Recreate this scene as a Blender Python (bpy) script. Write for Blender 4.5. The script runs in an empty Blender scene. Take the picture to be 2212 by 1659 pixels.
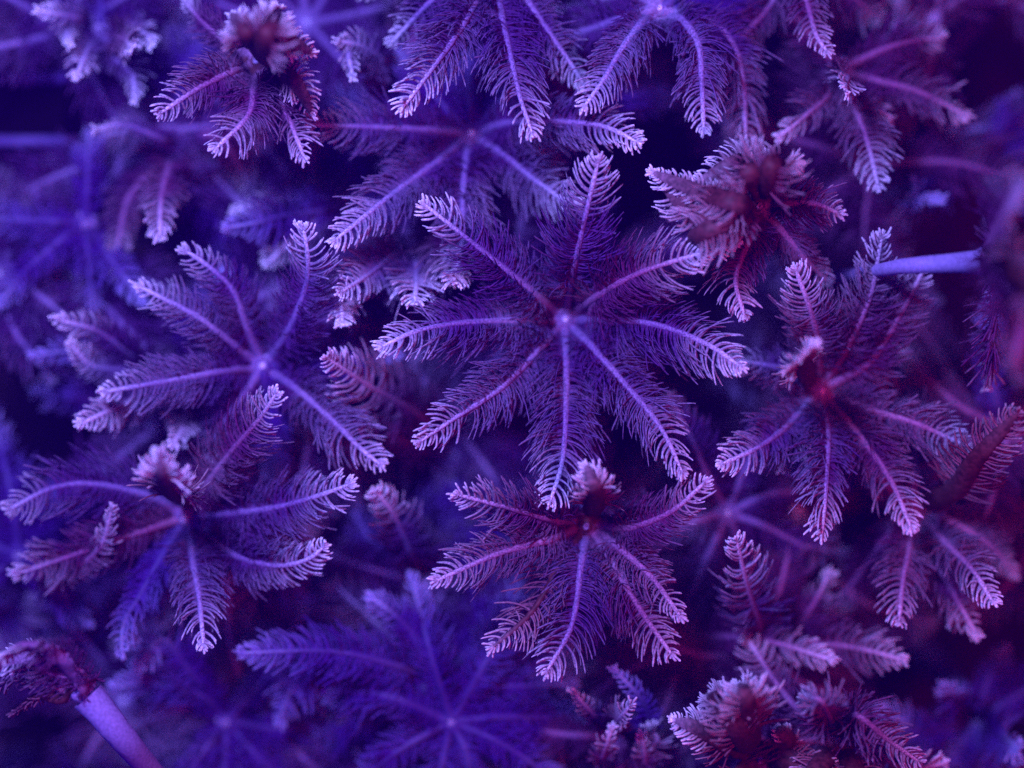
import bpy, math, random
import numpy as np
from mathutils import Vector

# ------------------------------------------------------------------ camera, world, lamps, exposure
sc = bpy.context.scene
sc.unit_settings.system = 'METRIC'
sc.unit_settings.scale_length = 0.01          # one unit = one centimetre
sc.render.engine = 'CYCLES'
DIST = 16.0                                   # camera height over the reference level z = 0
cam_d = bpy.data.cameras.new('camera')
cam_d.sensor_width = 72.0
cam_d.lens = 72.0 * DIST / 10.0               # frame is 10 cm wide at z = 0
cam_d.clip_start = 0.5
cam_d.clip_end = 200.0
cam_d.dof.use_dof = True
cam_d.dof.focus_distance = DIST - 0.45
cam_d.dof.aperture_fstop = 0.135
cam = bpy.data.objects.new('camera', cam_d)
sc.collection.objects.link(cam)
cam.location = (0, 0, DIST)
sc.camera = cam

world = bpy.data.worlds.new('World')
sc.world = world
world.use_nodes = True
wb = world.node_tree.nodes['Background']
wb.inputs[0].default_value = (0.09, 0.0, 1.0, 1)
wb.inputs[1].default_value = 0.16

def area(name, loc, size, color, power, aim=(0, 0, -0.5)):
    l = bpy.data.lights.new(name, 'AREA')
    l.shape = 'DISK'
    l.size = size
    l.color = color
    l.energy = power
    o = bpy.data.objects.new(name, l)
    sc.collection.objects.link(o)
    o.location = loc
    d = Vector(aim) - Vector(loc)
    o.rotation_euler = d.to_track_quat('-Z', 'Y').to_euler()
    return o
area('aquarium_and_fill_lamp', (-4.5, 6.5, 14.0), 3.0, (0.30, 0.25, 1.0), 7400, (-0.5, 0.8, 0))
area('aquarium_and_fill_lamp', (7.5, -2.0, 13.0), 4.0, (0.95, 0.04, 0.14), 1100, (4.0, -2.6, 0))  # red fill added to tint the lower right, no actual tank lamp
area('aquarium_and_fill_lamp', (-9.0, -4.0, 10.0), 5.0, (0.12, 0.01, 1.0), 300, (-2, -1, -1))

sc.view_settings.view_transform = 'Standard'
sc.view_settings.look = 'None'
sc.view_settings.exposure = 0.0
sc.view_settings.gamma = 1.0
sc.view_settings.use_curve_mapping = False
sc.cycles.use_denoising = False
sc.cycles.adaptive_threshold = 0.02
sc.cycles.max_bounces = 5
sc.cycles.diffuse_bounces = 3
sc.cycles.transmission_bounces = 3
sc.cycles.glossy_bounces = 1

rng = np.random.default_rng(7)
random.seed(7)
COL = sc.collection

# ------------------------------------------------------------------ materials
def tissue(name, deep, pale, grain=0.25, trans=0.35, rough=0.55, gs=45.0):
    """soft coral tissue: colour runs to pale at the tentacle ends (attribute 'pale'), with fine sclerite grain"""
    m = bpy.data.materials.new(name)
    m.use_nodes = True
    nt = m.node_tree
    N, L = nt.nodes, nt.links
    N.clear()
    out = N.new('ShaderNodeOutputMaterial')
    at = N.new('ShaderNodeAttribute'); at.attribute_name = 'pale'
    oi = N.new('ShaderNodeTexCoord')
    nz = N.new('ShaderNodeTexNoise'); nz.inputs['Scale'].default_value = gs; nz.inputs['Detail'].default_value = 2.0
    n2 = N.new('ShaderNodeTexNoise'); n2.inputs['Scale'].default_value = 1.1; n2.inputs['Detail'].default_value = 3.0
    L.new(oi.outputs['Object'], nz.inputs['Vector']); L.new(oi.outputs['Object'], n2.inputs['Vector'])
    rp = N.new('ShaderNodeMapRange')
    rp.inputs[1].default_value = 0.3; rp.inputs[2].default_value = 0.7
    rp.inputs[3].default_value = 1.0 - grain; rp.inputs[4].default_value = 1.0 + grain
    L.new(nz.outputs['Fac'], rp.inputs[0])
    r2 = N.new('ShaderNodeMapRange')
    r2.inputs[1].default_value = 0.35; r2.inputs[2].default_value = 0.65
    r2.inputs[3].default_value = -0.10; r2.inputs[4].default_value = 0.14
    L.new(n2.outputs['Fac'], r2.inputs[0])
    ad = N.new('ShaderNodeMath'); ad.operation = 'ADD'; ad.use_clamp = True
    L.new(at.outputs['Fac'], ad.inputs[0]); L.new(r2.outputs[0], ad.inputs[1])
    mx = N.new('ShaderNodeMix'); mx.data_type = 'RGBA'
    mx.inputs[6].default_value = (*deep, 1); mx.inputs[7].default_value = (*pale, 1)
    L.new(ad.outputs[0], mx.inputs[0])
    mu = N.new('ShaderNodeMix'); mu.data_type = 'RGBA'; mu.blend_type = 'MULTIPLY'; mu.inputs[0].default_value = 1
    L.new(mx.outputs[2], mu.inputs[6]); L.new(rp.outputs[0], mu.inputs[7])
    pb = N.new('ShaderNodeBsdfPrincipled')
    pb.inputs['Roughness'].default_value = rough
    pb.inputs['Specular IOR Level'].default_value = 0.25
    L.new(mu.outputs[2], pb.inputs['Base Color'])
    tr = N.new('ShaderNodeBsdfTranslucent')
    L.new(mu.outputs[2], tr.inputs['Color'])
    ms = N.new('ShaderNodeMixShader'); ms.inputs[0].default_value = trans
    L.new(pb.outputs[0], ms.inputs[1]); L.new(tr.outputs[0], ms.inputs[2])
    L.new(ms.outputs[0], out.inputs['Surface'])
    return m

MAT = {
    'rachis_v': tissue('violet_rachis_tissue', (0.235, 0.14, 0.36), (0.93, 0.94, 1.0), 0.6, gs=60),
    'fringe_v': tissue('violet_pinnule_tissue', (0.135, 0.030, 0.22), (0.98, 1.0, 1.0), 0.4, 0.5),
    'rachis_b': tissue('blue_haze_rachis_tissue', (0.085, 0.03, 0.22), (0.58, 0.56, 0.85), 0.5, gs=60),  # bluer tone: the haze over deep polyps put into the colour
    'fringe_b': tissue('blue_haze_pinnule_tissue', (0.10, 0.014, 0.30), (0.56, 0.52, 0.85), 0.3, 0.4),  # same depth haze worked into the pinnule colour
    'rachis_r': tissue('red_brown_rachis_tissue', (0.115, 0.018, 0.026), (0.40, 0.26, 0.34), 0.5, 0.4, gs=20),
    'fringe_r': tissue('red_brown_pinnule_tissue', (0.20, 0.04, 0.09), (1.0, 0.95, 0.98), 0.3, 0.35),
    'rachis_m': tissue('plum_rachis_tissue', (0.28, 0.10, 0.25), (0.90, 0.84, 0.95), 0.6, gs=60),
    'fringe_m': tissue('plum_pinnule_tissue', (0.17, 0.026, 0.15), (0.96, 0.93, 0.98), 0.4, 0.5),
    'disc': tissue('oral_disc_tissue', (0.25, 0.16, 0.38), (0.85, 0.80, 0.98), 0.5, 0.25, gs=40),
    'stalk': tissue('stalk_tissue', (0.26, 0.18, 0.46), (0.7, 0.65, 0.9), 0.22, 0.25, gs=34),
}
def rock_mat():
    m = bpy.data.materials.new('dark_reef_rock')
    m.use_nodes = True
    nt = m.node_tree; N, L = nt.nodes, nt.links
    pb = N['Principled BSDF']
    nz = N.new('ShaderNodeTexNoise'); nz.inputs['Scale'].default_value = 1.2; nz.inputs['Detail'].default_value = 8
    tc = N.new('ShaderNodeTexCoord'); L.new(tc.outputs['Object'], nz.inputs['Vector'])
    cr = N.new('ShaderNodeValToRGB')
    cr.color_ramp.elements[0].position = 0.35; cr.color_ramp.elements[0].color = (0.012, 0.003, 0.004, 1)
    cr.color_ramp.elements[1].position = 0.7; cr.color_ramp.elements[1].color = (0.05, 0.012, 0.02, 1)
    L.new(nz.outputs['Fac'], cr.inputs[0]); L.new(cr.outputs[0], pb.inputs['Base Color'])
    pb.inputs['Roughness'].default_value = 0.9
    bp = N.new('ShaderNodeBump'); bp.inputs['Strength'].default_value = 0.8; bp.inputs['Distance'].default_value = 0.2
    L.new(nz.outputs['Fac'], bp.inputs['Height']); L.new(bp.outputs[0], pb.inputs['Normal'])
    return m

# ------------------------------------------------------------------ mesh helpers
def mesh_obj(name, V, F, mat, parent, pale=None):
    me = bpy.data.meshes.new(name)
    V = np.asarray(V, dtype=np.float32)
    F = np.asarray(F, dtype=np.int32)
    me.vertices.add(len(V)); me.vertices.foreach_set('co', V.ravel())
    me.loops.add(F.size); me.loops.foreach_set('vertex_index', F.ravel())
    me.polygons.add(len(F))
    me.polygons.foreach_set('loop_start', np.arange(0, F.size, 4, dtype=np.int32))
    me.polygons.foreach_set('use_smooth', np.ones(len(F), dtype=bool))
    me.update(calc_edges=True)
    if pale is not None:
        a = me.attributes.new('pale', 'FLOAT', 'POINT')
        a.data.foreach_set('value', np.asarray(pale, dtype=np.float32))
    me.materials.append(mat)
    o = bpy.data.objects.new(name, me)
    COL.objects.link(o)
    if parent is not None:
        o.parent = parent
    return o

def nrm(a):
    return a / np.maximum(np.linalg.norm(a, axis=-1, keepdims=True), 1e-9)

def catmull(P, n):
    P = np.asarray(P, float)
    P = np.vstack([2*P[0]-P[1], P, 2*P[-1]-P[-2]])
    out = []
    for i in range(1, len(P)-2):
        t = np.linspace(0, 1, 24, endpoint=False)[:, None]
        p0, p1, p2, p3 = P[i-1], P[i], P[i+1], P[i+2]
        out.append(0.5*((2*p1)+(-p0+p2)*t+(2*p0-5*p1+4*p2-p3)*t*t+(-p0+3*p1-3*p2+p3)*t**3))
    out.append(P[-2][None])
    C = np.vstack(out)
    s = np.concatenate([[0], np.cumsum(np.linalg.norm(np.diff(C, axis=0), axis=1))])
    u = np.linspace(0, s[-1], n)
    return np.stack([np.interp(u, s, C[:, k]) for k in range(3)], 1), s[-1]

def tube(C, R, axisn, sides, flat=1.0):
    """tube along C (n,3) with radii R, side axis from normals axisn"""
    T = nrm(np.gradient(C, axis=0))
    S = nrm(np.cross(T, axisn)); U = np.cross(S, T)
    a = np.linspace(0, 2*np.pi, sides, endpoint=False)
    V = C[:, None] + R[:, None, None]*(np.cos(a)[None, :, None]*S[:, None] + flat*np.sin(a)[None, :, None]*U[:, None])
    n = len(C)
    i = np.arange(n-1)[:, None]*sides; j = np.arange(sides)[None]; j2 = (j+1) % sides
    F = np.stack([i+j, i+j2, i+sides+j2, i+sides+j], -1).reshape(-1, 4)
    return V.reshape(-1, 3), F

def hairs(B, D, BEND, L, R, K, sides):
    """many little tapered, curved, blunt-ended pinnules as one array"""
    n = len(B)
    s = np.linspace(0, 1, K+1); s[-2] = 0.93 if K > 3 else s[-2]
    pts = B[:, None] + L[:, None, None]*(s[None, :, None]*D[:, None] + (s**2)[None, :, None]*BEND[:, None])
    ref = np.tile(np.array([0.13, 0.07, 1.0]), (n, 1))
    a1 = nrm(np.cross(D, ref)); a2 = np.cross(D, a1)
    prof = 1.0 - 0.10*s
    prof[-1] = 0.50; prof[0] = 1.25
    rad = R[:, None]*prof[None]*rng.uniform(0.85, 1.15, (n, K+1))
    ang = np.linspace(0, 2*np.pi, sides, endpoint=False)
    V = pts[:, :, None] + rad[:, :, None, None]*(np.cos(ang)[None, None, :, None]*a1[:, None, None] + np.sin(ang)[None, None, :, None]*a2[:, None, None])
    V = V.reshape(-1, 3)
    base = (np.arange(n)*(K+1)*sides)[:, None, None]
    i = (np.arange(K)*sides)[None, :, None]; j = np.arange(sides)[None, None]; j2 = (j+1) % sides
    F = np.stack([base+i+j, base+i+j2, base+i+sides+j2, base+i+sides+j], -1).reshape(-1, 4)
    vs = np.broadcast_to(s[None, :, None], (n, K+1, sides)).reshape(-1)
    return V, F, vs

# ------------------------------------------------------------------ placing by depth
PX = 221.2   # width of the working sketch grid: 2212 units = 10 cm at z = 0
def W(x, y, z):
    k = (DIST - z)/DIST
    return np.array([(x-1106)/PX*k, (829.5-y)/PX*k, z])

def tentacle(root, C0, ctrl, mk, quality, axis, wid=1.0, pale0=0.0, thick=1.0, pl=1.0):
    """ctrl: world control points from the disc edge outward.  quality 2 full, 1 medium, 0 far"""
    n = 30
    C, length = catmull(ctrl, n)
    # gentle waviness
    w = np.linspace(0, 1, n)
    T = nrm(np.gradient(C, axis=0))
    up = axis[None] - (T @ axis)[:, None]*T
    # keep the frame steady when the tentacle turns towards the viewer
    low = np.linalg.norm(up, axis=1) < 0.25
    if low.any():
        alt = nrm((C0 - C[-1])[None])[0]
        up = np.where(low[:, None], alt[None] - (T @ alt)[:, None]*T + up, up)
    Nn = nrm(up)
    if mk == 'r': Nn = -Nn                      # these arms show their smooth brown back
    roll = rng.uniform(-0.5, 0.5)
    S = nrm(np.cross(T, Nn))
    Nn = nrm(math.cos(roll)*Nn + math.sin(roll)*S); S = nrm(np.cross(T, Nn))
    broad = thick > 1.5
    R = (0.054 - 0.034*w**0.7) * (1 + 0.06*np.sin(w*40 + rng.uniform(0, 6)) + rng.normal(0, 0.035, n))
    if broad:                                  # a folded, fleshy arm seen from its back
        R = thick*0.046*np.interp(w, [0, .25, .6, .85, 1], [.8, 1.15, 1.0, .7, .35])*(1 + rng.normal(0, .03, n))
    R[:2] *= 1.25
    R[-1] = 0.010; R[-2] *= 0.8
    V, F = tube(C, R, Nn, 10 if broad else 8, 0.45 if broad else 0.8)
    loc = np.array(root.location)
    endp = np.clip((w-0.68)/0.32, 0, 1)**1.4
    pal = np.repeat(pale0 + 0.9*pl*endp, 10 if broad else 8)
    t = mesh_obj('tentacle', V-loc, F, MAT['rachis_'+mk], root, pal)
    # pinnules
    rng_lo = 0.05
    # (elevation, length factor, reach towards the tip): one clean comb row each side near the end, fuzzy extra rows lower down
    rows = {2: [(0.10, 1.0, 1.0), (-0.16, 1.0, .99), (0.30, .85, .66), (-0.32, 1.0, .80), (-.55, .9, .68), (.55, .6, .55), (0.0, .8, .7), (-.8, .8, .6)],
            1: [(0.08, 1.0, 1.0), (-0.2, 1.0, .98), (-0.5, .9, .7), (.35, .8, .6)], 0: [(0.1, 1.0, 1.0), (-0.3, .9, .8)]}[quality]
    if mk == 'r':
        rows = [(0.05, 1.0, 1.0), (0.35, 1.0, .99), (0.75, .8, .98)]; rng_lo = 0.40
    step = {2: 0.058, 1: 0.060, 0: 0.075}[quality]
    K = {2: 6, 1: 4, 0: 3}[quality]; sides = {2: 5, 1: 4, 0: 3}[quality]
    Bs, Ds, Bd, Ls, Rs, Us = [], [], [], [], [], []
    gapc = rng.uniform(0.2, 0.9, 3)
    for sg in (-1, 1):
        asym = rng.uniform(0.85, 1.1)
        ph0 = rng.uniform(0, 6)
        for ri, (elev, lk, reach) in enumerate(rows):
            m = max(8, int(length*reach/step*(1.0 if ri < 2 else 1.6)*(1-rng_lo)))
            u = np.linspace(rng_lo if elev < .25 else max(.22, rng_lo), reach, m) + rng.normal(0, 0.005, m)
            if ri == 1: u = u + 0.4*step/length
            u = np.clip(u, 0.03, 0.985)
            keep = rng.uniform(0, 1, m) > (0.06 if ri < 2 else .15)
            for g in gapc: keep &= ~((np.abs(u-g) < .012) & (rng.uniform(0, 1, m) < .7))
            u = u[keep]; m = len(u)
            idx = u*(n-1)
            def ip(A): return np.stack([np.interp(idx, np.arange(n), A[:, k]) for k in range(3)], 1)
            c, tt, nn, ss = ip(C), nrm(ip(T)), nrm(ip(Nn)), nrm(ip(S))
            r = np.interp(idx, np.arange(n), R)
            prof = np.interp(u, [0, .1, .3, .5, .7, .85, .94, 1.0], [.28, .68, 1.0, 1.08, .92, .60, .38, .20])
            Lm = 0.35*wid*min(1.12, max(.6, length/1.75))*asym*lk*(.85 if broad else 1)
            clump = 1 + 0.10*np.sin(u*length*9 + ph0)
            L = Lm*prof*clump*rng.uniform(0.78, 1.10, m)*np.where(rng.uniform(0, 1, m) < .05, .55, 1)
            lean = 0.22*np.sin(u*length*13 + ph0*2)        # neighbours stick together in little locks
            phi = np.interp(u, [0, .5, .85, 1], [0.08, 0.20, 0.28, 0.45]) + lean*.6 + rng.normal(0, 0.09, m)
            e = elev + rng.normal(0, 0.12 if ri < 2 else .25, m) + lean*.5
            phi = phi + np.where(rng.uniform(0, 1, m) < .06, rng.normal(0, .5, m), 0)
            d = nrm((np.cos(phi)[:, None]*sg*ss + np.sin(phi)[:, None]*tt)*np.cos(e)[:, None] + np.sin(e)[:, None]*nn)
            bend = (0.44*tt*rng.uniform(.5, 1.4, (m, 1)) + (0.30*rng.uniform(-1.2, 1.2, (m, 1)) - .08)*nn - 0.22*sg*ss + rng.normal(0, 0.08, (m, 3)))
            Bs.append(c + sg*ss*r[:, None]*0.85 + nn*r[:, None]*(0.5*np.sin(elev)))
            Ds.append(d); Bd.append(bend); Ls.append(L)
            rr = np.interp(u, [0, .45, .75, 1], [.0072, .0090, .0118, .0130]) if ri < 2 else np.full(m, .0066)
            Rs.append(rr*rng.uniform(.85, 1.15, m)*(1.0 if quality == 2 else 1.15 if quality == 1 else 1.7))
            Us.append(u)
    # the little end tuft
    m = 5
    c = np.repeat(C[-1:], m, 0); tt = np.repeat(T[-1:], m, 0); ss = np.repeat(S[-1:], m, 0); nn = np.repeat(Nn[-1:], m, 0)
    fa = np.linspace(-0.6, 0.6, m)
    Bs.append(c - tt*0.02); Ds.append(nrm(np.cos(fa)[:, None]*tt + np.sin(fa)[:, None]*ss + rng.normal(0, .2, (m, 1))*nn))
    Bd.append(rng.normal(0, .1, (m, 3))); Ls.append(rng.uniform(.06, .11, m)); Rs.append(np.full(m, .014)); Us.append(np.ones(m))
    Bs, Ds, Bd, Ls, Rs, Us = map(np.concatenate, (Bs, Ds, Bd, Ls, Rs, Us))
    V, F, vs = hairs(Bs, Ds, Bd, Ls, Rs, K, sides)
    uu = np.repeat(Us, (K+1)*sides)
    tipf = np.clip((uu-0.62)/0.36, 0, 1)**1.2
    pp = pale0 + tipf*(0.45 + 0.55*vs) + 0.22*np.clip((uu-.30)/.5, 0, 1)*vs**2 + (0.6*vs**1.5*np.clip((uu-.4)/.3, 0, 1) if broad else 0)
    pp = pp*pl
    mesh_obj('pinnule_fringe', V-loc, F, MAT['fringe_'+mk], t, np.clip(pp, 0, 1))
    return t

def disc(root, C0, axis, mk, size=1.0, side=False):
    """low cone of the mouth disc with eight folds, and the mouth as a small slit ring on it"""
    ax = nrm(axis[None])[0]
    a1 = nrm(np.cross(ax, np.array([0.3, 1, 0.1]))[None])[0]; a2 = np.cross(ax, a1)
    loc = np.array(root.location)
    prof = [(0.0005, .045), (.025, .05), (.05, .035), (.09, .02), (.135, .0), (.145, -.05), (.11, -.13), (.075, -.24)]
    sides = 32
    a = np.linspace(0, 2*np.pi, sides, endpoint=False)
    V = []
    for r, h in prof:
        rr = r*size*(1+0.12*np.cos(8*a)*min(1, r/.12))
        V.append(C0 + rr[:, None]*(np.cos(a)[:, None]*a1 + np.sin(a)[:, None]*a2) + h*size*ax)
    V = np.array(V).reshape(-1, 3)
    n = len(prof)
    i = np.arange(n-1)[:, None]*sides; j = np.arange(sides)[None]; j2 = (j+1) % sides
    F = np.stack([i+j, i+sides+j, i+sides+j2, i+j2], -1).reshape(-1, 4)
    d = mesh_obj('oral_disc', V-loc, F, MAT['disc'] if (mk != 'r' or side) else MAT['rachis_r'], root, np.full(len(V), 0.15 if mk in 'vm' else 0.0))
    # mouth: raised lip
    b = np.linspace(0, 2*np.pi, 14, endpoint=False)
    ring = C0 + 0.055*size*ax + 0.022*size*(np.cos(b)[:, None]*a1*0.7 + np.sin(b)[:, None]*a2)
    ring = np.vstack([ring, ring[:1]])
    V, F = tube(ring, np.full(15, .012*size), np.tile(ax, (15, 1)), 6)
    mesh_obj('mouth', V-loc, F, MAT['disc'], d, np.full(len(V), {'v': 1.0, 'm': .5, 'b': .25, 'r': 0.1}[mk]))

GROUND = -5.2
def stalk(root, C0, axis, foot, thick=1.0, pale=0.2):
    loc = np.array(root.location)
    ax = nrm(axis[None])[0]
    pts = [C0 - .12*ax, C0 - 0.8*ax, (C0 - 1.6*ax)*.5 + np.array(foot)*.5, np.array(foot)]
    C, L = catmull(pts, 26)
    w = np.linspace(0, 1, 26)
    R = thick*(0.115 + 0.05*w + 0.008*np.sin(w*17) + rng.normal(0, .002, 26)) + 0.05*np.exp(-w*14)
    C = C + rng.normal(0, .008, C.shape)
    V, F = tube(C, R, np.tile(np.array([.2, .95, .1]), (26, 1)), 14)
    mesh_obj('stalk', V-loc, F, MAT['stalk'], root, np.full(len(V), pale))

POLYPS = []
def polyp(label, cx, cy, cz, tents, kind='v', q=2, wid=1.0, axis=None, group=None, foot=None, fill=8, dz=(-0.5, 0.1), flen=(1.25, 1.7), name='coral_polyp', stalk_thick=1.0, ppl=1.0):
    C0 = W(cx, cy, cz)
    foot3 = foot if foot is not None else (C0[0]+random.uniform(-.5, .5), C0[1]+random.uniform(-.5, .5), GROUND)
    root = bpy.data.objects.new(name, None)
    root.empty_display_size = 0.2
    COL.objects.link(root)
    root.location = foot3
    root['label'] = label; root['category'] = 'coral polyp'
    if group: root['group'] = group
    if axis is None:
        axis = np.array([-C0[0]*0.03, -C0[1]*0.03, 1.0])
        axis = axis + np.array([random.uniform(-.12, .12), random.uniform(-.12, .12), 0])
    axis = nrm(np.array(axis, float)[None])[0]
    angs = []
    for t in tents:
        mk, pts, zt = t[0], t[1], t[2]
        k = len(pts)
        P = []
        for i, p in enumerate(pts):
            f = (i+1)/k
            z = p[2] if len(p) > 2 else cz + (zt-cz)*f + 0.18*math.sin(math.pi*f)
            P.append(W(p[0], p[1], z))
        d0 = P[0]-C0
        dd = d0 - (d0@axis)*axis
        if np.linalg.norm(dd) < .05: dd = np.array([.3, .2, 0])
        dd = nrm(dd[None])[0]
        ctrl = [C0 + dd*0.04 + axis*0.0, C0 + dd*0.13 - axis*0.0] + P
        angs.append(math.atan2(dd[1], dd[0]))
        wd = t[3] if len(t) > 3 else 1.0
        tentacle(root, C0, ctrl, mk if mk != '-' else kind, q, axis, wid*wd, thick=t[4], pl=t[5]*ppl*random.uniform(.72, 1.08))
    # remaining tentacles of the eight, in the widest gaps and hanging lower
    tries = 0
    while len(angs) < fill and tries < 40:
        tries += 1
        if not angs:
            a = random.uniform(0, 6.28)
        else:
            s = sorted(x % (2*math.pi) for x in angs); gaps = [((s[(i+1) % len(s)]-s[i]) % (2*math.pi) or 2*math.pi, s[i]) for i in range(len(s))]
            g, a0 = max(gaps); a = a0 + g/2 + random.uniform(-.12, .12)
        angs.append(a)
        Lh = random.uniform(*flen); z1 = cz + random.uniform(*dz)
        b = random.uniform(-.25, .25)
        e1 = C0 + np.array([math.cos(a), math.sin(a), 0])*Lh*.5; e1[2] = cz + .5*(z1-cz) + .25
        e2 = C0 + np.array([math.cos(a+b), math.sin(a+b), 0])*Lh; e2[2] = z1
        bad = False
        for hx, hy, hr in HOLES:
            h = W(hx, hy, cz)
            for q_ in [C0+(e1-C0)*f for f in (.3, .6, 1)]+[e1+(e2-e1)*f for f in (.25, .5, .75, 1)]:
                if np.linalg.norm((q_-h)[:2]) < hr/PX + .20: bad = True
        if bad: continue
        dd = np.array([math.cos(a), math.sin(a), 0])
        tentacle(root, C0, [C0+dd*.04, C0+dd*.13, e1, e2], 'm' if kind == 'r' else kind, min(q, 1), axis, wid, pl=ppl*random.uniform(.6, 1.0))
    disc(root, C0, axis, kind, 1.15 if kind == 'r' and axis[2] > .6 else 0.9, side=axis[2] < .6)
    stalk(root, C0, axis, foot3, stalk_thick)
    POLYPS.append((label, cx, cy, cz, root))
    return root

# dark gaps in the colony through which only the rock shows: x, y, radius
HOLES = [(62, 240, 70), (100, 235, 60), (165, 955, 45), (1485, 630, 60), (1550, 660, 50), (2020, 500, 60), (2085, 625, 55), (100, 1560, 75),
         (1120, 890, 22), (1350, 960, 35), (1945, 1490, 50), (2110, 150, 60), (2190, 1350, 60), (400, 500, 45), (300, 520, 35), (1320, 400, 18), (2040, 1460, 30), (1860, 1200, 35), (920, 1100, 30), (1470, 300, 35)]

def S(s):
    """'k x,y[,z] x,y ... @ztip *width' -> tentacle record; k is the tissue kind or '-'"""
    out = []
    for part in s.split(';'):
        tk = part.split()
        if not tk: continue
        mk = '-'; zt = 0.3; wd = 1.0; th = None; pl = 1.0; pts = []
        for x in tk:
            if x in 'vbrm-': mk = x
            elif x[0] == '@': zt = float(x[1:])
            elif x[0] == '*': wd = float(x[1:])
            elif x == '!': pl = 0.15
            elif x[0] == '^': th = float(x[1:])
            else: pts.append(tuple(float(v) for v in x.split(',')))
        out.append((mk, pts, zt, wd, th or (2.1 if mk == 'r' else 1.0), pl))
    return out

# ------------------------------------------------------------------ the rock under the colony
def rock():
    n = 90
    xs = np.linspace(-14, 14, n)
    X, Y = np.meshgrid(xs, xs, indexing='ij')
    Z = GROUND + 0.35*np.sin(X*.9+1)*np.cos(Y*.8) + 0.2*np.sin(X*2.3+Y*1.7) + rng.normal(0, .07, X.shape)
    V = np.stack([X, Y, Z], -1).reshape(-1, 3)
    i = np.arange(n-1)[:, None]*n; j = np.arange(n-1)[None]
    F = np.stack([i+j, i+n+j, i+n+j+1, i+j+1], -1).reshape(-1, 4)
    o = mesh_obj('rock', V, F, rock_mat(), None)
    o['kind'] = 'structure'; o['label'] = 'dark reef rock under the polyps'
rock()

BLACK = bpy.data.materials.new('gap_shade_black'); BLACK.use_nodes = True  # near-black colour standing in for shade in the rack gap
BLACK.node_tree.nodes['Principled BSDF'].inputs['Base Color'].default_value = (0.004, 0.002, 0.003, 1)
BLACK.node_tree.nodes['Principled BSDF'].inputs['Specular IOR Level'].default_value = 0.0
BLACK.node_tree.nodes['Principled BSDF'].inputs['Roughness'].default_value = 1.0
def rack():
    """two dark blue plastic rungs crossing the black gap at the left edge"""
    r0 = bpy.data.objects.new('plastic_rack', None); COL.objects.link(r0)
    r0.location = W(40, 240, -2.0)
    r0['label'] = 'blurred plastic rack with two horizontal rungs before a black gap, upper left edge'; r0['category'] = 'rack'
    loc = np.array(r0.location)
    for y0, h in ((166, .085), (306, .07)):
        a, b = W(-160, y0, -2.0), W(150, y0, -2.0)
        C = np.linspace(a, b, 24)
        R_ = np.full(24, h); R_[0] = R_[-1] = .02
        V, F = tube(C, R_, np.tile(np.array([0, 0, 1.0]), (24, 1)), 12)
        mesh_obj('rung', V-loc, F, MAT['rachis_b'], r0, np.zeros(len(V)))
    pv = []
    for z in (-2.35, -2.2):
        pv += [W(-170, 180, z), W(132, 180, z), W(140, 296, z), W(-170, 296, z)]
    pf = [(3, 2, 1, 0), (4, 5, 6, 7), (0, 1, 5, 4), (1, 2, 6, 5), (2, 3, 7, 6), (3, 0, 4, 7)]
    mesh_obj('gap_shade_sheet', np.array(pv)-loc, pf, BLACK, r0).data.polygons.foreach_set('use_smooth', [False]*6)  # sheet added behind the rungs to make the shaded gap black
    C = np.linspace(W(-120, 60, -2.15), W(-120, 420, -2.15), 16)
    V, F = tube(C, np.full(16, .12), np.tile(np.array([0, 0, 1.0]), (16, 1)), 12)
    mesh_obj('upright', V-loc, F, MAT['rachis_b'], r0, np.zeros(len(V)))
rack()

# ------------------------------------------------------------------ the polyps one can tell apart
polyp('large sharp violet polyp opened flat like an eight-armed star in the middle', 1222, 690, -0.35, S(
    '1150,630 1040,540 915,440 @0.55; 1235,600 1252,520 1293,345 @0.7; m 1290,640 1380,590 1518,545 @0.75 *1.1; 1310,690 1420,702 1530,745 1600,792 @0.65 *1.1;'
    '1275,745 1350,830 1425,920 1475,1022 @0.5; 1223,780 1222,900 1214,1000 1188,1085 @0.5 *1.1; 1160,760 1080,840 980,905 905,955 @0.5; 1130,692 1000,697 900,715 822,750 @0.55'), axis=(0, 0, 1))
polyp('violet star polyp left of the middle star, thin straight arms fanning up and left', 568, 792, -0.55, S(
    '625,710 660,620 665,560 655,490 @0.45; 530,700 503,627 450,575 398,540 @0.0; 480,725 420,680 300,618 @-0.1; 480,802 380,820 225,846 @-0.1;'
    'b 640,782 720,775 860,765 @-0.9; 640,840 720,910 775,965 823,1005 @0.05; 530,850 480,920 440,1000 @-0.9; b 575,850 585,950 600,1040 @-1.2'))
polyp('lower left violet polyp with one arm bent towards the viewer over a red-brown patch', 400, 1120, -0.7, S(
    'm 440,1055 500,975 560,905 598,848 @0.55; r 372,1068,0.4 352,1030,1.25 345,975,1.5 @1.5 *0.9; - 320,1070 200,1045 110,1055 20,1100 @-0.2; - 490,1110 600,1095 690,1070 757,1045 @0.35;'
    '460,1165 520,1205 600,1222 665,1208 702,1178 @0.25 *0.8; 415,1200 430,1290 440,1395 @0.35; b 350,1200 300,1290 268,1345 262,1415 @-0.3 *0.8; m 300,1150 170,1195 35,1240 @-0.4'))
polyp('violet polyp with long spread arms above and left of the middle star', 1018, 288, -0.75, S(
    '920,280 820,275 740,272 668,270 @-0.1; 950,345 860,410 790,465 722,520 @0.35; 1006,350 1000,430 998,520 983,605 @0.0; 1090,335 1150,385 1215,430 1245,440 @-0.1 *1.2;'
    '1100,265 1190,262 1300,272 1380,308 @0.35; b 1015,220 1012,150 1008,80 @-1.0; b 960,230 900,160 860,110 @-1.1; b 1075,225 1130,170 1180,130 @-1.1'))
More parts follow.
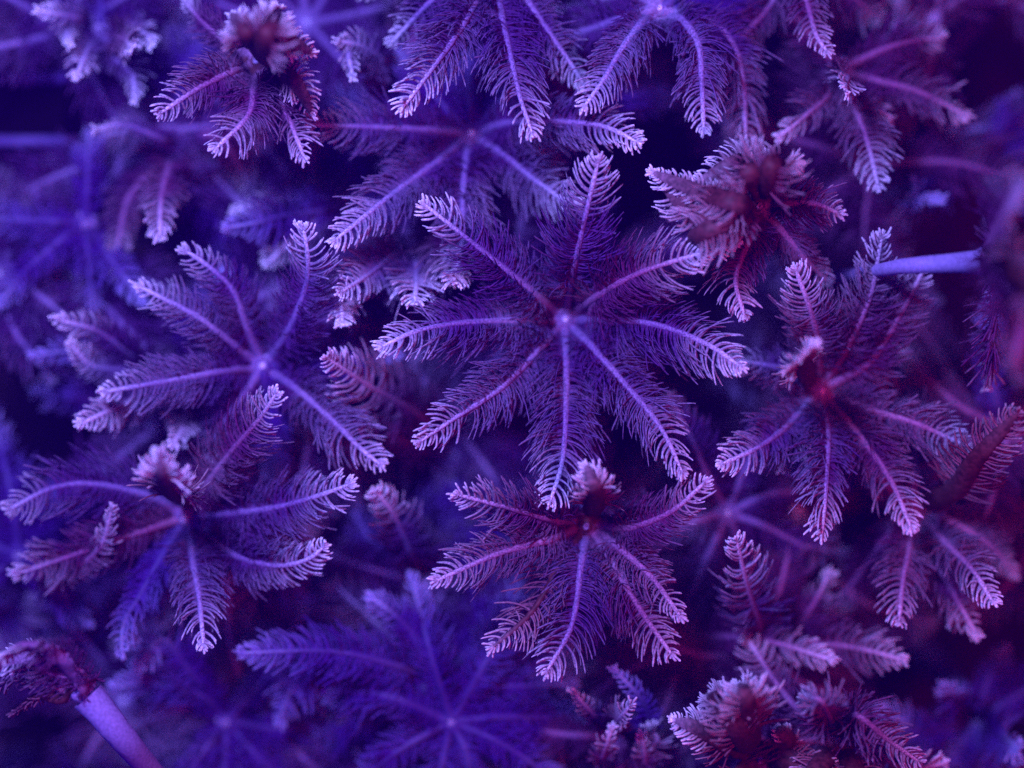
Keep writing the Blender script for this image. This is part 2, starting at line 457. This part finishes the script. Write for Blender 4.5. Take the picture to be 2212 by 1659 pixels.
polyp('violet polyp cut off by the top edge, three long arms hanging side by side', 1070, -75, -0.2, S(
    '1030,0 990,70 925,160 868,235 @0.55; 1083,30 1105,130 1125,215 1150,290 @0.55; 1130,-10 1190,75 1235,140 1262,185 @-0.1; 960,-80 880,-60 770,-20 @-0.6'))
polyp('pale blue-mouthed polyp at the top edge with three arms arching down like an umbrella', 1425, 18, -0.1, S(
    '1385,50 1340,110 1305,170 1262,230 @0.35; 1475,45 1508,95 1516,175 1520,280 @0.25; 1500,35 1570,75 1603,160 1612,330 @-0.3 *0.8; 1370,-10 1300,0 1200,20 @-1.0; b 1490,-10 1600,-10 1680,40 @-1.3'), dz=(-1.5, -1.0))
polyp('top left violet polyp with dark red middle and curled pale arm ends', 555, 130, -0.2, S(
    'm 500,155 430,190 345,245 @0.35 *1.1; m 548,190 535,250 465,322 @0.6 *1.15; m 590,190 625,260 658,342 @0.3 *1.05; r 585,95,0.5 620,90,0.9 675,115 @0.6 *.7; r 545,90,0.9 530,70,1.5 500,30 @0.9 *.8;'
    'r 600,150,0.3 640,180,0.7 672,245 @0.4 *.8; r 560,120,0.8 575,70,1.6 605,20 @0.8 *.8; m 490,90 440,50 400,5 @-0.3'), kind='r')
polyp('right-hand star polyp with pale fans above it and a red-brown patch by its mouth', 1775, 845, -0.5, S(
    '1700,800 1650,788 1580,775 @-0.2 *1.1; 1700,920 1640,965 1558,1003 @0.35; 1788,930 1785,1040 1775,1158 @0.45; m 1840,920 1920,1030 1968,1140 @0.1; m 1880,885 1980,915 2105,972 @0.0;'
    'm 1768,745 1750,670 1718,580 @0.4 *1.15; m 1830,750 1880,640 1905,510 @0.2 *1.05; m 1880,780 1950,670 1998,575 @-0.1; r 1740,800,0.2 1735,780,1.0 1760,745,1.6 @1.5 *.7'), fill=8)
polyp('sharp polyp below the middle star, red-brown middle and white-edged arms', 1268, 1135, -0.1, S(
    'm 1200,1125 1110,1100 985,1068 @0.55 *1.1; r 1285,1085,0.5 1285,1050,1.0 1265,1005 @0.9 *.9; m 1360,1140 1450,1105 1525,1040 @0.5 *1.05; m 1190,1165 1080,1195 940,1255 @0.4 *1.05;'
    '1210,1220 1150,1320 1063,1400 @0.4 *1.05; v 1255,1220 1235,1350 1180,1452 @0.5 *1.15; m 1340,1185 1410,1250 1470,1332 @0.45; m 1320,1210 1385,1320 1452,1415 @0.4 *1.1'), kind='r')
polyp('dim blue-violet polyp behind and right of the polyp below the middle star', 1572, 1108, -1.0, S(
    '1530,1030 1490,940 1445,860 @-0.5; 1530,1200 1490,1290 1440,1360 @-1.6; 1660,1140 1740,1180 1825,1195 @-1.3; 1600,1200 1630,1260 1660,1330 @-1.9; 1650,1070 1720,1060 1800,1050 @-1.6'), kind='v', q=1, ppl=.35)
polyp('polyp low right of middle with one bright upright arm like a fir sprig', 1490, 1385, -1.5, S(
    '1580,1375 1680,1390 1795,1425 @-0.3 *.8; 1540,1440 1580,1490 1615,1540 @-1.0; 1460,1460 1440,1520 1400,1600 @-1.2; v 1420,1340 1350,1290 1308,1205 @0.1 *.5'), kind='m', q=1)
polyp('faint polyp whose upright arm points at the top, left of the plum polyps', 1650, 1420, -1.3, S(
    'v 1640,1350 1615,1270 1590,1165 @0.35; 1740,1390 1850,1400 1950,1425 @-0.4; 1720,1360 1760,1300 1790,1240 @-0.9 *1.2; 1740,1480 1800,1500 1850,1560 @-1.6'), kind='m', q=1)
polyp('soft plum polyp below the right-hand star with a broad fern-like arm pointing down', 1975, 1105, -0.9, S(
    'm 1965,1180 1950,1260 1942,1345 @0.1 *1.2; 2040,1170 2100,1230 2145,1300 @0.3; 2060,1130 2140,1180 2190,1240 @-1.0; 1900,1180 1850,1250 1790,1320 @-1.3; 2030,1230 2070,1300 2110,1370 @-.4; r 2060,1060 2110,990 2200,890 @0.8 ^2.2 !'), kind='m', q=1)
polyp('big blurred plum polyp leaning in at the right edge on a thin pale side stalk', 2135, 565, 0.9, S(
    'm 2165,500 2185,450 2215,400 @2.6 ^3.5 !; m 2200,560 2240,570 2290,560 @1.9 ^2.5 !; m 2150,640 2140,740 2135,830 @-0.3 ^1.2; m 2180,620 2210,700 2190,800 @2.8 ^3 !;  r 2185,590,1.6 2220,600 2260,640 @3.0 ^4 !; v 2175,562,1.0 2215,558 2290,555 @1.0 *.5'),
    kind='r', q=1, axis=(0.97, 0.05, 0.2), foot=(4.15, 1.27, -5.2), fill=7, stalk_thick=0.50)
polyp('blurred polyp arching over itself in the lower left corner on a thick pale stalk', 172, 1482, 0.7, S(
    'm 150,1440 100,1402 40,1398 -15,1450 @1.1 *.7 ^2.2; m 135,1450 60,1420 -20,1440 @0.5 *.8 ^1.8; m 110,1480 40,1460 -30,1480 @0.3 *.6 !; r 140,1510 90,1500 30,1540 @0.2 ^2 *.5 !'),
    kind='r', q=1, axis=(-0.5, 0.75, 0.3), foot=(-3.45, -5.3, -2.8), fill=4, stalk_thick=0.95)
polyp('dim polyp low left of centre bottom with wide flat arms reaching left', 945, 1478, -1.1, S(
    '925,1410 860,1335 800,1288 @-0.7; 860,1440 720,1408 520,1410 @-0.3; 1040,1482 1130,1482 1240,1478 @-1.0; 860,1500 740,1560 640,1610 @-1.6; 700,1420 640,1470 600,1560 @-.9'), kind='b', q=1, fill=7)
polyp('blue-mouthed dim polyp at the middle of the bottom edge with long faint arms', 975, 1560, -0.8, S(
    '880,1610 810,1660 760,1700 @-0.9; 1005,1620 1015,1680 1010,1750 @-1.0; 1070,1600 1150,1650 1220,1710 @-0.9; 1080,1550 1180,1550 1280,1560 @-1.2'), kind='b', q=1)
polyp('dark deep polyp between the left star and the polyp below the middle star', 985, 985, -1.9, S(
    'm 905,895 800,835 705,772 @0.25 *1.1; b 930,1060 880,1120 830,1180 @-2.2; b 1060,960 1130,970 1200,990 @-2.2; b 985,1080 975,1150 990,1220 @-2.2; m 880,960 820,900 778,925 @-0.2 *.7'), kind='b', q=1, fill=7)
polyp('small dim polyp showing one fern-like arm, right of the lower left polyp', 905, 1250, -1.7, S(
    'v 890,1200 855,1120 812,1060 @-0.2 *.9; 820,1270 740,1280 640,1240 @-2.0; 980,1290 1050,1310 1100,1340 @-2.2'), kind='b', q=1, fill=7)
polyp('out of focus blue polyp on the left edge with a cross of thin straight arms', 185, 482, -1.4, S(
    '190,540 195,600 203,665 @-1.3; 130,520 60,580 0,655 @-1.2; 120,478 50,475 -40,470 @-1.5; 188,410 190,340 195,280 @-1.6; 240,560 270,600 310,650 @-1.0'), kind='b', q=1, fill=7)
polyp('dim bottom left polyp with a low arch of arms right of the stalk', 490, 1560, -1.4, S(
    '430,1500 330,1478 245,1485 @-1.2; 450,1610 410,1670 380,1740 @-1.1; 410,1450 350,1380 300,1440 @-.8; 560,1480 600,1430 640,1400 @-1.8'), kind='b', q=1)
polyp('blurred polyp in the upper right with pale knobbed arms hanging over it', 1815, 150, -0.9, S(
    '1900,110 1960,90 2035,82 @-0.9 *1.3; 1900,175 1990,200 2088,250 @-0.8 *1.2; 1845,230 1875,310 1897,402 @-0.1; 1785,210 1740,250 1682,297 @-0.3 *.9; 1830,165,0.0 1828,180 1826,192 @0.6 *.7; 1870,220 1920,250 1925,265 @-0.6 *.7'), kind='m', q=1, fill=7)
polyp('polyp cut by the top edge, one arm dropping to a pale clump, upper right', 1715, -120, -0.5, S(
    '1730,-50 1750,30 1765,80 1788,112 @0.2 *.9; 1800,-60 1850,0 1900,40 @-1.1 *1.2; 1640,-60 1590,-10 1560,20 @-1.6'), kind='m', q=1)
polyp('crumpled pink-white and red-brown polyp up and right of the middle star', 1640, 445, 0.1, S(
    'r 1580,430,0.9 1510,470,0.9 1415,375 @0.4 *.9; r 1635,405,0.7 1620,370,1.1 1590,350 1488,410 @0.5 *.75; r 1650,400,0.9 1670,350,1.2 1700,365 @0.5 *.9; m 1700,440 1760,440 1815,462 @0.3 *1.2; m 1625,500 1590,600 1608,682 @0.45 *1.15;'
    'r 1590,470,0.9 1520,500,1.0 1500,520 1590,520 @0.7 *.9; r 1600,440,1.1 1500,410,0.8 1410,372 @0.55 *.6; m 1690,500 1740,560 1790,610 @-0.3'), kind='r')
polyp('deep violet polyp with bright tips dangling above the middle star', 890, 490, -1.5, S(
    'v 860,540 800,590 735,632 @0.35 *.95; v 898,555 900,600 896,655 @0.3; v 780,560 740,630 740,700 @0.15 *.9; b 830,440 760,420 690,400 @-1.8; m 960,500 985,560 980,612 @0.25 *1.1'), kind='b', q=2, fill=7)
polyp('dim polyp whose long pale arm curves left under the long-armed polyp near the top', 770, 430, -1.5, S(
    '700,455 620,465 560,480 490,492 @-0.5; v 690,430 600,430 505,455 @-0.9 *.6; v 690,470 620,530 575,570 @-0.9'), kind='b', q=1, fill=6)
polyp('blurred polyp in the top left corner with a fringe of pale blunt arm ends', 215, 60, -1.4, S(
    'v 170,40 120,30 82,22 @-0.6 *.9; v 195,100 180,130 165,165 @-0.5 *.9; v 245,120 285,160 290,215 @-0.7 *.8; m 255,80 275,90 283,105 @-0.2 *.9; v 270,50 310,70 328,95 @-0.5 *.9; v 150,60 145,80 150,95 @-0.6 *.5'), kind='b', q=1, fill=7)
polyp('polyp right of the dark red top left polyp with a small pale curled arm end', 870, 145, -1.3, S(
    'v 830,130 780,100 732,88 @-0.2 *.9; v 810,150 755,110 762,165 @-0.1 *.6; b 820,200 790,240 770,290 @-1.3; m 900,60 860,20 840,-20 @-1.2'), kind='b', q=1, fill=7)
polyp('blurred polyp above the left star, its one pale-ended arm hanging down at the left', 390, 330, -1.6, S(
    'm 365,360 348,430 345,512 @-0.3 *.8; v 350,300 270,270 210,278 @-0.7 *.4; m 300,400 270,450 245,590 @-1.2 *.8; m 450,290 500,330 550,430 @-1.5'), kind='b', q=1, fill=6)
polyp('deep polyp under the left star with pale arm ends sticking out to its left', 345, 805, -1.6, S(
    'v 290,770 210,715 122,690 @-0.4 *.9; v 290,800 200,790 152,742 @-0.5 *.8; v 310,850 250,880 175,915 @-0.1 *.9; b 250,780 150,760 75,768 @-1.0 *.7; m 400,870 395,920 375,960 @-.3 *.8'), kind='b', q=1, fill=8)
polyp('red-brown polyp at the bottom right with a pinkish crest arm arched over it', 1640, 1640, -0.1, S(
    'r 1620,1570,0.7 1612,1500,1.2 1600,1478 @0.8 *1.1; r 1560,1600,0.4 1500,1570,0.6 1455,1555 @0.5; r 1600,1590,0.8 1560,1520,0.9 1530,1500 @0.0 *.6; r 1700,1600 1690,1580 1680,1570 @0.1 *.5; r 1700,1640 1760,1660 1830,1700 @0.2; r 1590,1690 1540,1740 1500,1780 @0.4'), kind='r', q=1)
polyp('red-brown polyp at the bottom right whose long pale arm slants down to the corner', 1810, 1600, -0.2, S(
    'm 1790,1545,0.8 1770,1510,1.2 1730,1512 @0.8 *.7; m 1850,1545,0.7 1920,1600,0.6 1985,1645 @0.4 *.8; r 1780,1640 1740,1690 1700,1730 @0.6; r 1840,1650 1870,1700 1900,1740 @0.4; m 1870,1600 1950,1660 2040,1650 @-.2'), kind='r', q=1)
polyp('small tangled pink-tipped polyp at the bottom, right of centre', 1330, 1590, -0.8, S(
    'm 1330,1560 1340,1550 1362,1522 @0.3 *.7; v 1290,1550 1260,1520 1240,1495 @-0.1 *.6; b 1400,1560 1385,1510 1330,1450 @-0.2 *.6; m 1300,1640 1310,1610 1320,1575 @-0.1 *.7; m 1370,1620 1420,1600 1400,1570 @-.3; m 1390,1650 1390,1610 1385,1590 @-.2 *.7'), kind='m', q=1, fill=8, dz=(-1, -.5))
polyp('deep blue blurred polyp in the lower right corner', 2110, 1560, -1.8, S(
    'b 2080,1520 2060,1500 2040,1480 @-1.0 *1.2; b 2160,1590 2180,1600 2200,1620 @-0.6 *1.3; b 2130,1480 2150,1440 2170,1400 @-2.0; b 2000,1580 1950,1560 1900,1530 @-1.3'), kind='b', q=1, fill=7)
polyp('small polyp with one bright hooked arm end, beneath the right-hand star', 1820, 1040, -1.4, S(
    'm 1800,1010 1760,990,0.1 1720,1010 1690,1015 @-0.1 *.5; b 1900,1020 1960,1010 2040,1000 @-1.6; m 1700,1070 1650,1080 1600,1060 @-1.5'), kind='m', q=1, fill=6)
polyp('dim polyp at the left edge low down, faint arm slanting in from the frame', 40, 1200, -1.3, S(
    'b 80,1230 130,1290 190,1350 @-1.2; b 30,1100 10,1000 -20,900 @-1.5; m 120,1240 210,1190 242,1098 @0.0 *.5; b 0,1230 -60,1260 -100,1300 @-1.2'), kind='b', q=1, fill=7)
polyp('blurred blue polyp at the right edge above the pale side stalk', 2120, 350, -1.9, S('b 2060,340 2000,330 1950,300 @-1.9; b 2150,300 2180,250 2200,200 @-2.2; b 2000,420 1980,425 2030,430 @-.9 *.8'), kind='b', q=1, fill=7, flen=(1.0, 1.3))
polyp('blurred plum polyp at the right edge, level with the right-hand star', 2180, 930, -1.2, S(
    'b 2150,860 2140,760 2138,640 @-1.0 *.8; m 2100,950 2020,940 1960,920 @-1.9; m 2150,1050 2120,1150 2100,1220 @-1.0'), kind='m', q=1, fill=7)

# ------------------------------------------------------------------ deeper polyps of the lower storey
ANCH = [('the middle star', 1222, 690), ('the left star', 568, 792), ('the lower left polyp', 400, 1120), ('the long-armed polyp near the top', 1018, 288),
        ('the right-hand star', 1775, 845), ('the red-brown centred lower polyp', 1268, 1135), ('the dark red top left polyp', 555, 130), ('the crumpled red-brown polyp', 1640, 445),
        ('the umbrella-armed top polyp', 1425, 18), ('the blue-mouthed bottom polyp', 975, 1560), ('the fern-armed plum polyp', 1975, 1105), ('the arched lower left corner polyp', 165, 1480),
        ('the red-brown bottom right pair', 1720, 1620), ('the upper right knobbed polyp', 1815, 150), ('the blue left edge polyp', 185, 482)]
used = set()
fil = []
for gy in range(7):
    for gx in range(11):
        x = -40 + gx*225 + (112 if gy % 2 else 0) + random.uniform(-45, 45)
        y = 20 + gy*290 + random.uniform(-45, 45)
        if x > 2300: continue
        if any(math.hypot(x-hx, y-hy) < hr+80 for hx, hy, hr in HOLES): continue
        fil.append((x, y))
for x, y in fil:
    best = sorted(ANCH, key=lambda a: math.hypot(x-a[1], y-a[2]))
    for nm, ax_, ay_ in best:
        dx, dy = x-ax_, y-ay_
        a = math.degrees(math.atan2(-dy, dx)) % 360
        side = ['right of', 'up and right of', 'straight above', 'up and left of', 'left of', 'down and left of', 'straight below', 'down and right of'][int((a+22.5)//45) % 8]
        if (nm, side) not in used: break
    used.add((nm, side))
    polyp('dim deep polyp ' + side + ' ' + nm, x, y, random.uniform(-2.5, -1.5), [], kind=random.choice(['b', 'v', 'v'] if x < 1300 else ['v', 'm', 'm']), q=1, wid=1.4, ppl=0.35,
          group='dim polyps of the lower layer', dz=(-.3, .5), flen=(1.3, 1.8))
print('polyps', len(POLYPS), 'faces', sum(len(o.data.polygons) for o in sc.objects if o.type == 'MESH'))

# ------------------------------------------------------------------ slightly cloudy aquarium water
def haze(z0=-7.0, z1=19.0, r=20.0):
    V = [(x, y, z) for z in (z0, z1) for x, y in ((-r, -r), (r, -r), (r, r), (-r, r))]
    F = [(3, 2, 1, 0), (4, 5, 6, 7), (0, 1, 5, 4), (1, 2, 6, 5), (2, 3, 7, 6), (3, 0, 4, 7)]
    m = bpy.data.materials.new('cloudy_water'); m.use_nodes = True
    nt = m.node_tree; nt.nodes.clear()
    out = nt.nodes.new('ShaderNodeOutputMaterial'); pv = nt.nodes.new('ShaderNodeVolumePrincipled')
    pv.inputs['Color'].default_value = (0.20, 0.0, 1.0, 1)
    pv.inputs['Density'].default_value = 0.0019
    nt.links.new(pv.outputs[0], out.inputs['Volume'])
    o = mesh_obj('haze', V, F, m, None)
    o['kind'] = 'stuff'; o['label'] = 'slightly cloudy blue-lit aquarium water around the polyps'; o['category'] = 'water'
haze()
sc.cycles.volume_bounces = 0
